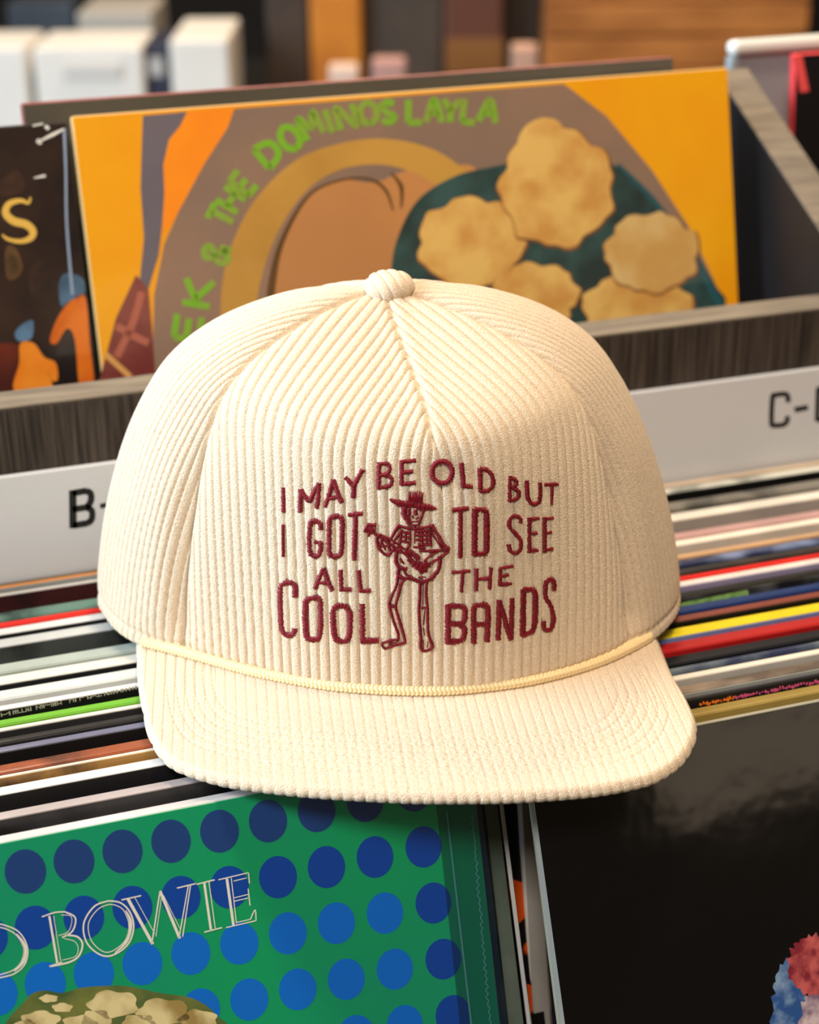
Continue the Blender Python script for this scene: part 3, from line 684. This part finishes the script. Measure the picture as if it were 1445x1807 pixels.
def panel(name, s0, s1, ncol, kind, nrow=NR, amp=1.35):
    s = np.linspace(s0 - .15, s1 + .15, ncol)
    P, rho, zeta, se = surf(s, nrow)
    dr = np.gradient(P, axis=0); dc = np.gradient(P, axis=1)
    dc[-1] = dc[-2]                                            # apex row
    N = np.cross(dc, dr); N /= np.linalg.norm(N, axis=2)[..., None] + 1e-9
    N[-6:] = (0, 0, 1)
    l = np.linspace(0, 1, nrow)[:, None] + 0 * s
    sc = (s0 + s1) / 2
    if kind == 'front':
        x = np.clip((l - L0 + .05) / (1 - L0), 0, 2)
        wd = 46 * np.where(x < .25, x * x * 2, x - .125)       # half width taken in by the dart
        off = 6.5 * smooth01((1 - l) / (1 - L0)) * smooth01((l - L0 + .25) / .2)
        sq = se * rho - off
        u = sq + np.sign(sq) * wd + off + 1.8
    else:
        u = (s - sc) * rho + 1.8
    disp = wale(u, amp)
    d0 = np.abs(s - s0) * rho; d1 = np.abs(s1 - s) * rho
    dm_ = np.minimum(d0, d1)
    disp = disp * (.35 + .65 * smooth01(dm_ / 1.6)) - 1.1 * np.exp(-(dm_ / 1.1) ** 2) - .9 * np.exp(-(dm_ / 4.5) ** 2)
    if kind == 'front':
        dd = np.abs(sq); on = smooth01((l - L0 + .01) / .03)
        disp = disp - on * (1.0 * np.exp(-(dd / .9) ** 2) - .35 * np.exp(-((dd - 3) / 2.2) ** 2))
        # small dent just below the dart tip
        disp = disp - 1.6 * np.exp(-((se - 11) / 8.0) ** 2 - ((l - L0 + .055) / .035) ** 2)
    # creases of the soft side panels next to the front seam
    low = smooth01((.50 - l) / .2) * smooth01(l / .08)
    if kind == 'side':
        near = (d1 if s0 < 0 else d0)
        disp = disp - low * 2.8 * np.exp(-(near / 6.0) ** 2) + low * .9 * np.exp(-((near - 13) / 6.0) ** 2)
        disp = disp + low * .7 * np.sin(s / 9.0 + 2 * l)
    if kind == 'front':
        e_ = np.minimum(se - sL, sR - se)
        disp = disp - low * 1.2 * np.exp(-(e_ / 7.0) ** 2)
    # hem: stitched groove just above the base
    disp = disp - .7 * np.exp(-((l - .022) / .006) ** 2)
    disp = disp + rng.normal(0, .03, disp.shape)
    Q = P + N * disp[..., None]
    # hem rolled under
    roll = []
    for k_, (inn, dn) in enumerate(((-3.0, 1.2), (-2.2, -.2), (-.8, -.5))):
        q = Q[0].copy(); c_ = np.array([Tx, Ty]); v = q[:, :2] - c_; v /= np.linalg.norm(v, axis=1)[:, None]
        q[:, :2] += v * inn; q[:, 2] += dn - .6 + (.8 if k_ == 0 else 0); roll.append(q)
    Q = np.concatenate([np.array(roll), Q], 0)
    Wd = (rt[None, None] * Q[..., :1] + hd * Q[..., 1:2] + zz * Q[..., 2:3]) / 1000 + CAM
    fcs = grid_faces(Q.shape[0], Q.shape[1])
    o = from_np(name, Wd.reshape(-1, 3), fcs, CORD)
    return put_world(o, cap)
sideW = (LEN - (sR - sL)) / 4
panel('front_panel', sL, sR, 520, 'front')
panel('side_panel', sR, sR + sideW * 1.15, 330, 'side')
panel('side_panel', sL - sideW * 1.15, sL, 330, 'side')
panel('back_panel', sR + sideW * 1.15, sR + sideW * 2, 110, 'back', 220)
panel('back_panel', sL - sideW * 2, sL - sideW * 1.15, 110, 'back', 220)

# surface the stitching lies on
sg = np.linspace(sL - 60, sR + 60, 260)
Pg, rho_g, _, se_g = surf(sg, 200)
Wg = (rt * Pg[..., :1] + hd * Pg[..., 1:2] + zz * Pg[..., 2:3]) / 1000 + CAM
gf = grid_faces(200, 260)
bvh = BVHTree.FromPolygons([tuple(v) for v in Wg.reshape(-1, 3)], [tuple(f) for f in gf])
camv = Vector(CAM)
def hit(px, py):
    v = Vector(ray(px, py)).normalized()
    p, n, i, d = bvh.ray_cast(camv, v)
    if p is None: return None
    if n.dot(v) > 0: n = -n
    return p, n
def embroider(name, polys, parent, step=1.6, closed_jit=.13):
    V = []; Fq = []
    for pts, wd in polys:
        P = np.asarray(pts, float)
        if len(P) == 1: P = np.vstack([P - [0, np.max(wd) / 2], P + [0, np.max(wd) / 2]])
        n_seg = max(2, int(np.linalg.norm(np.diff(P, axis=0), axis=1).sum() / step))
        if len(P) > 2: P = crom(P, 8)
        P = resample(P, n_seg + 1)
        T = np.gradient(P, axis=0); T /= np.linalg.norm(T, axis=1)[:, None] + 1e-9
        ww = np.interp(np.linspace(0, 1, len(P)), np.linspace(0, 1, len(np.atleast_1d(wd))), np.atleast_1d(wd)) if np.ndim(wd) else np.full(len(P), wd)
        for p, t, q in zip(P, T, ww):
            a = random.uniform(-.12, .12); n_ = np.array([-t[1] * math.cos(a) - t[0] * math.sin(a), t[0] * math.cos(a) - t[1] * math.sin(a)])
            l0, l1 = -q / 2 * random.uniform(1 - closed_jit, 1 + closed_jit * 1.6), q / 2 * random.uniform(1 - closed_jit, 1 + closed_jit * 1.6)
            b = len(V); ok = True; rows = []
            hgt = random.uniform(.9, 1.1)
            for x in (0, .2, .5, .8, 1.0):
                c = p + n_ * (l0 + (l1 - l0) * x)
                prof_h = (.95 + .65 * (1 - (2 * x - 1) ** 2)) * hgt / 1000
                row = []
                for e_, hh in ((-1, -.00022), (0, 0), (1, -.00022)):
                    h = hit(*(c + t * e_ * step * .62))
                    if h is None: ok = False; break
                    row.append(h[0] + h[1] * (prof_h + hh))
                if not ok: break
                rows.append(row)
            if not ok: continue
            for row in rows: V.extend(row)
            for i in range(4):
                for j in range(2): Fq.append((b + i * 3 + j, b + i * 3 + j + 1, b + i * 3 + j + 4, b + i * 3 + j + 3))
    o = from_lists(name, V, Fq, THREAD, None, True)
    return put_world(o, parent)
SC = 2.779
def e1(pts): return [(480 + x / SC, 790 + y / SC) for x, y in pts]
def ell(cx, cy, rx, ry, n=14): return [(cx + rx * math.sin(2 * math.pi * i / n), cy - ry * math.cos(2 * math.pi * i / n)) for i in range(n + 1)]
def loop(p): return p + [p[0]]
TXT = [
 [([(63, 195), (63, 312)], 14)],
 [([(147, 202), (143, 312)], 18), ([(148, 205), (188, 262)], 18), ([(235, 172), (188, 262)], 18), ([(235, 172), (227, 292)], 18)],
 [([(266, 285), (305, 155)], 17), ([(305, 155), (343, 266)], 19), ([(282, 246), (334, 238)], 14)],
 [([(365, 143), (402, 188)], 17), ([(447, 106), (402, 188)], 18), ([(403, 186), (400, 240)], 18)],
 [([(528, 72), (525, 198)], 17), ([(528, 80), (565, 76), (580, 97), (568, 124), (532, 132)], 15), ([(540, 131), (575, 135), (590, 158), (578, 184), (525, 192)], 16)],
 [([(637, 62), (637, 180)], 17), ([(637, 68), (704, 61)], 15), ([(640, 119), (690, 113)], 15), ([(637, 176), (703, 170)], 16)],
 [(ell(833, 118, 49, 54), 18)],
 [([(926, 74), (936, 186)], 17), ([(930, 186), (978, 188)], 16)],
 [([(1015, 100), (1018, 212)], 17), ([(1015, 103), (1050, 108), (1074, 140), (1076, 182), (1052, 208), (1018, 210)], 17)],
 [([(1160, 138), (1158, 260)], 14), ([(1160, 147), (1188, 156), (1190, 178), (1165, 192)], 14), ([(1165, 193), (1198, 206), (1202, 236), (1182, 252), (1158, 255)], 15)],
 [([(1243, 160), (1247, 240), (1268, 274), (1296, 268), (1305, 240), (1305, 170)], 16)],
 [([(1328, 180), (1392, 178)], 14), ([(1365, 180), (1362, 272)], [13, 11, 7])],
 [([(60, 375), (62, 528)], 11)],
 [([(243, 396), (240, 366), (215, 355), (192, 372), (190, 500), (210, 528), (238, 518), (243, 460)], 18), ([(246, 460), (215, 458)], 14)],
 [(loop([(300, 335), (332, 333), (346, 355), (343, 505), (325, 528), (298, 528), (286, 505), (286, 355)]), 19)],
 [([(378, 325), (446, 318)], 17), ([(412, 322), (405, 543)], 18)],
 [([(882, 302), (958, 294)], 17), ([(920, 300), (920, 532)], 17)],
 [([(992, 296), (988, 520)], 22), ([(992, 300), (1034, 303), (1048, 322), (1048, 490), (1034, 514), (988, 514)], 21)],
 [([(1212, 362), (1206, 338), (1176, 332), (1159, 355), (1160, 388), (1185, 415), (1209, 445), (1212, 488), (1195, 512), (1165, 506), (1155, 470)], 15)],
 [([(1255, 340), (1255, 508)], 15), ([(1255, 347), (1299, 344)], 14), ([(1255, 420), (1290, 415)], 13), ([(1255, 503), (1295, 498)], 14)],
 [([(1329, 340), (1330, 508)], 14), ([(1330, 347), (1369, 342)], 13), ([(1330, 418), (1361, 411)], 12), ([(1330, 500), (1366, 492)], 13)],
 [([(216, 684), (255, 588)], 17), ([(255, 588), (298, 694)], 19), ([(232, 656), (286, 660)], 14)],
 [([(340, 594), (344, 694)], 17), ([(340, 690), (391, 690)], 16)],
 [([(427, 596), (438, 700)], 17), ([(434, 695), (484, 697)], 16)],
 [([(882, 606), (967, 599)], 13), ([(931, 605), (925, 700)], 14)],
 [([(1000, 588), (998, 692)], 15), ([(1068, 582), (1062, 686)], 15), ([(1000, 640), (1066, 634)], 14)],
 [([(1115, 582), (1112, 670)], 14), ([(1115, 586), (1174, 576)], 13), ([(1115, 626), (1152, 620)], 13), ([(1112, 666), (1168, 662)], 14)],
 [([(118, 726), (117, 674), (95, 656), (62, 663), (48, 700), (53, 870), (75, 912), (108, 912), (116, 882)], 20)],
 [(loop([(178, 742), (213, 731), (241, 750), (241, 900), (225, 932), (192, 932), (171, 908), (167, 760)]), 21)],
 [(loop([(308, 780), (337, 768), (374, 782), (386, 812), (384, 900), (368, 938), (332, 942), (309, 918), (302, 802)]), 21)],
 [([(445, 760), (447, 950)], 21), ([(440, 943), (524, 939)], 22)],
 [([(862, 762), (862, 955)], 22), ([(862, 772), (922, 771), (944, 790), (940, 842), (918, 856), (870, 858)], 20), ([(910, 858), (940, 880), (938, 922), (915, 942), (862, 946)], 21)],
 [([(986, 950), (985, 792), (1005, 768), (1045, 768), (1056, 792), (1052, 944)], 21), ([(990, 862), (1056, 858)], 20)],
 [([(1105, 934), (1110, 742)], 19), ([(1110, 750), (1165, 934)], 19), ([(1166, 932), (1170, 734)], 19)],
 [([(1225, 690), (1222, 918)], 22), ([(1225, 697), (1265, 692), (1285, 716), (1283, 850), (1265, 898), (1222, 912)], 21)],
 [([(1376, 694), (1375, 652), (1355, 640), (1336, 665), (1336, 728), (1360, 775), (1372, 820), (1370, 868), (1346, 893), (1328, 878), (1325, 846)], 17)],
]
for let in TXT:
    embroider('embroidered_letter', [(e1(p), (np.array(q) * 1.4 / SC if np.ndim(q) else q * 1.4 / SC)) for p, q in let], cap)
S2 = 5.83
def e2(pts): return [(620 + x / S2, 850 + y / S2) for x, y in pts]
SK = [
 ([(402, 172), (470, 205), (560, 222), (650, 228), (740, 252), (870, 268)], [22, 60, 62, 60, 66, 20]), ([(592, 165), (732, 165)], [96, 118, 112, 84]),
 ([(545, 255), (545, 330), (575, 390), (605, 432)], [50, 56, 40, 28]), ([(742, 262), (735, 322), (706, 382), (690, 435)], [38, 24, 22, 22]),
 ([(590, 272), (590, 330)], 38), ([(660, 278), (660, 330)], 40), ([(628, 340), (640, 360)], 18), ([(598, 402), (690, 392)], 10), ([(606, 436), (692, 432)], 16), ([(575, 350), (605, 372)], 20), ([(665, 372), (690, 350)], 14),
 ([(650, 440), (650, 478)], 34),
 ([(480, 442), (560, 462), (640, 474)], 26), ([(640, 474), (740, 462), (824, 440)], 24), ([(484, 440), (440, 520), (404, 586)], [30, 30, 20]), ([(520, 490), (455, 580), (430, 640)], 22),
 ([(505, 500), (606, 520)], 24), ([(508, 545), (604, 568)], 20), ([(498, 592), (612, 622)], 24), ([(520, 480), (500, 620)], 26),
 ([(560, 500), (560, 612)], 26), ([(720, 492), (730, 640)], 30), ([(770, 492), (775, 640)], 24), ([(640, 660), (760, 668)], 22), ([(600, 640), (560, 690)], 24), ([(330, 560), (300, 640)], 24), ([(606, 480), (610, 612)], 14), ([(654, 480), (650, 612)], 14),
 ([(660, 500), (810, 488)], 30), ([(660, 540), (804, 536)], 26), ([(665, 588), (800, 582)], 24), ([(690, 636), (816, 636)], 26), ([(800, 470), (815, 640)], 24),
 ([(822, 438), (884, 530), (944, 640), (1002, 690)], [40, 34, 34, 40]), ([(815, 500), (874, 590), (922, 668)], 18), ([(950, 660), (985, 690)], 62),
 ([(1000, 706), (905, 770), (820, 822), (760, 858)], 22), ([(930, 690), (820, 742), (750, 800)], 18),
 ([(226, 505), (270, 540), (400, 628), (540, 722), (640, 806)], 26), ([(300, 528), (440, 605), (560, 690)], 18), ([(420, 690), (520, 690)], 34),
 ([(146, 470), (248, 500)], 62), ([(170, 432), (256, 438)], 34), ([(190, 512), (178, 548)], 26),
 ([(264, 560), (280, 660), (358, 742), (412, 712), (448, 660)], 28), ([(316, 600), (352, 690)], 18), ([(360, 560), (400, 690)], 22), ([(290, 660), (400, 640)], 16),
 ([(474, 690), (458, 790), (490, 866), (574, 884)], 34), ([(500, 780), (540, 830)], 18),
 ([(578, 962), (660, 1000), (740, 1016), (820, 982), (888, 902), (908, 808), (902, 752)], 36),
 ([(556, 700), (640, 730), (690, 790)], 46), ([(700, 694), (800, 702), (900, 690)], 24), ([(640, 818), (720, 870), (790, 822)], 76), ([(700, 900), (780, 900)], 44), ([(580, 790), (650, 850), (730, 930)], 22), ([(690, 970), (762, 964)], 7),
 ([(490, 880), (482, 950), (560, 984), (624, 972)], 32), ([(540, 900), (572, 950)], 24),
 ([(480, 900), (466, 1050), (402, 1200), (394, 1270), (430, 1400), (482, 1560), (476, 1626)], 26), ([(560, 984), (520, 1030), (482, 1160), (458, 1270), (490, 1400), (540, 1560), (556, 1640)], 26), ([(410, 1268), (460, 1262)], 34),
 ([(560, 1642), (440, 1672), (348, 1702)], 24), ([(480, 1606), (400, 1622), (318, 1652), (344, 1702)], 22), ([(390, 1650), (470, 1640)], 12),
 ([(706, 1010), (700, 1200), (694, 1300), (704, 1500), (714, 1600), (710, 1682), (742, 1726), (818, 1704), (832, 1668), (804, 1600), (786, 1500), (784, 1300), (770, 1150), (776, 1010)], 27),
 ([(740, 1040), (734, 1250)], 9), ([(724, 1286), (780, 1280)], 18), ([(758, 1300), (742, 1450)], 12), ([(740, 1490), (752, 1560)], 10), ([(740, 1620), (740, 1690)], 10), ([(786, 1626), (782, 1690)], 10),
]
sk = embroider('embroidered_skeleton', [(e2(p), (np.array(q) * 1.28 / S2 if np.ndim(q) else q * 1.28 / S2)) for p, q in SK], cap, step=1.2, closed_jit=.12)
sk['label'] = 'oxblood stitched skeleton in a hat playing guitar'

# ---- brim
out_px = [(243, 1122), (243, 1170), (252, 1250), (266, 1306), (292, 1346), (330, 1368), (400, 1390), (480, 1403), (560, 1412), (645, 1418), (730, 1422), (815, 1422), (900, 1420), (980, 1414), (1050, 1406), (1110, 1394), (1160, 1378), (1202, 1348), (1224, 1310), (1226, 1280), (1210, 1240), (1184, 1196), (1156, 1130)]
ZBR = -.3140
out = np.array([on_plane(x, y, (0, 0, CZ + ZBR), zz) - CAM for x, y in out_px])
outh = np.stack([out @ rt, out @ hd], 1) * 1000
NC = 640
Fo = resample(crom(outh, 12), NC)
# inner curve: just inside the crown base from left end to right end
sl_, sr_ = sL - 18, sR + 12
Bi = base_at(np.linspace(sl_, sr_, NC)); Bi = Bi + (np.array([Tx, Ty]) - Bi) * .05
NT = 200
v = np.linspace(0, 1, NT)[:, None, None]
PB = Bi[None] * (1 - v) + Fo[None] * v                          # plan, mm
dist = np.linalg.norm(Fo - Bi, axis=1)
th = 4.6
inward = Bi - Fo; inward /= np.linalg.norm(inward, axis=1)[:, None]
ztop = ZBR * 1000 + th / 2
cx_ = (Fo[:, 0].min() + Fo[:, 0].max()) / 2
def arch(P): return 2.2 * (1 - ((P[..., 0] - cx_) / 98) ** 2)
ax = R(6.0)
def ubrim(P): return P[..., 0] * math.cos(ax) + P[..., 1] * math.sin(ax)
edge_d = (1 - v[..., 0]) * dist[None]
ph = np.cumsum(np.concatenate([[0], np.linalg.norm(np.diff(Fo, axis=0), axis=1)]))
dz = wale(ubrim(PB), .55, 8)
for k in range(6):
    dl = 11.5 + 4.3 * k
    dz -= (.24 + .20 * np.sin(ph * 2 * np.pi / 3.2))[None] * np.exp(-((edge_d - dl) / .55) ** 2)
dz += rng.normal(0, .03, dz.shape)
drop = np.clip(1 - edge_d / (th / 2), 0, 1)
top = np.concatenate([PB, (ztop + arch(PB) + dz - (th / 2) * (1 - np.sqrt(np.clip(1 - drop ** 2, 0, 1))))[..., None]], -1)
# rolled edge below the top: quarter turn outward then under
rows = []
for a in np.linspace(0, 90, 9)[1:]:
    ca, sa = math.cos(R(a)), math.sin(R(a))
    p = Fo + inward * (th / 2) * (1 - ca)
    wv = wale(ubrim(p), .9, 3)
    p = p - inward * (wv * ca)[:, None]
    rows.append(np.concatenate([p, (ztop - th / 2 + arch(p) - th / 2 * sa - wv * sa * .3)[:, None]], -1))
top[-1, :, :2] -= inward * (wale(ubrim(Fo), .9, 3))[:, None]
for q in (.3, .6, 1.0):
    p = Fo * (1 - q) + Bi * q
    rows.append(np.concatenate([p, (ztop - th + arch(p))[:, None]], -1))
G = np.concatenate([top, np.array(rows)], 0)
Wd = (rt * G[..., :1] + hd * G[..., 1:2] + zz * G[..., 2:3]) / 1000 + CAM
brim = from_np('brim', Wd.reshape(-1, 3), grid_faces(*G.shape[:2])[:, ::-1], CORD)
put_world(brim, cap)

# ---- rope over the brim
rope_px = [(247, 1122), (290, 1134), (350, 1152), (450, 1182), (560, 1205), (640, 1214), (720, 1218), (790, 1217), (860, 1210), (930, 1199), (1000, 1181), (1060, 1160), (1110, 1136), (1150, 1112)]
rp = np.array([(lambda q: [q @ rt * 1000, q @ hd * 1000, 0])(on_plane(x, y, (0, 0, CZ - .3075), zz) - CAM) for x, y in rope_px])
rp = resample(crom(rp, 16), 1500)
rp[:, 2] = ztop + arch(rp) + 2.0
tg = np.gradient(rp, axis=0); tg /= np.linalg.norm(tg, axis=1)[:, None]
sd = np.cross(tg, [0, 0, 1.0]); sd /= np.linalg.norm(sd, axis=1)[:, None]; un = np.cross(sd, tg)
ell_ = np.cumsum(np.concatenate([[0], np.linalg.norm(np.diff(rp, axis=0), axis=1)]))
NA = 40
ph_ = np.linspace(0, 2 * np.pi, NA, endpoint=False)
sect = ph_ / (2 * np.pi) * 8
dirn = np.where(np.floor(sect).astype(int) % 2 == 0, 1, -1)
loc_ = np.mod(sect, 1.0)
hh = np.abs(np.sin(np.pi * (ell_[:, None] / 1.55 + dirn * loc_ * .55 + np.where(dirn < 0, .55, 0)))) ** .6
groove = np.sin(np.pi * loc_) ** .4
rad = 1.75 + .48 * hh * (.35 + .65 * groove)
endt = np.clip(np.minimum(np.arange(1500), 1499 - np.arange(1500)) / 12, .02, 1) ** .5
rad = rad * endt[:, None]
RPm = rp[:, None] + sd[:, None] * (np.cos(ph_) * rad)[..., None] + un[:, None] * (np.sin(ph_) * rad)[..., None]
Wd = (rt * RPm[..., :1] + hd * RPm[..., 1:2] + zz * RPm[..., 2:3]) / 1000 + CAM
put_world(from_np('rope_trim', Wd.reshape(-1, 3), grid_faces(1500, NA, True), ROPE), cap)

# ---- covered button
nb, na = 60, 160
tb = np.linspace(0, 1, nb)[:, None]; pa_ = np.linspace(0, 2 * np.pi, na, endpoint=False)[None]
rb_ = 8.6 * np.where(tb < .25, .86 + .14 * np.sin(tb / .25 * np.pi / 2), np.cos((tb - .25) / .75 * np.pi / 2) ** .75)
zb_ = np.where(tb < .25, -1.5 + 3.0 * tb / .25, 1.5 + 5.2 * np.sin((tb - .25) / .75 * np.pi / 2))
xb, yb = rb_ * np.cos(pa_), rb_ * np.sin(pa_)
wv = wale(xb * math.cos(R(20)) + yb * math.sin(R(20)) * .9 + .35 * zb_ + 1.2, .9, 3)
nrm = np.stack([xb, yb, zb_ * 1.6 + 0 * xb], -1); nrm /= np.linalg.norm(nrm, axis=2)[..., None] + 1e-9
BT = np.stack([xb + Tx + 2.0, yb + Ty - 1, zb_ + 0 * xb + ZT_ - 1.2], -1) + nrm * wv[..., None]
Wd = (rt * BT[..., :1] + hd * BT[..., 1:2] + zz * BT[..., 2:3]) / 1000 + CAM
put_world(from_np('top_button', Wd.reshape(-1, 3), grid_faces(nb, na, True), CORD), cap)
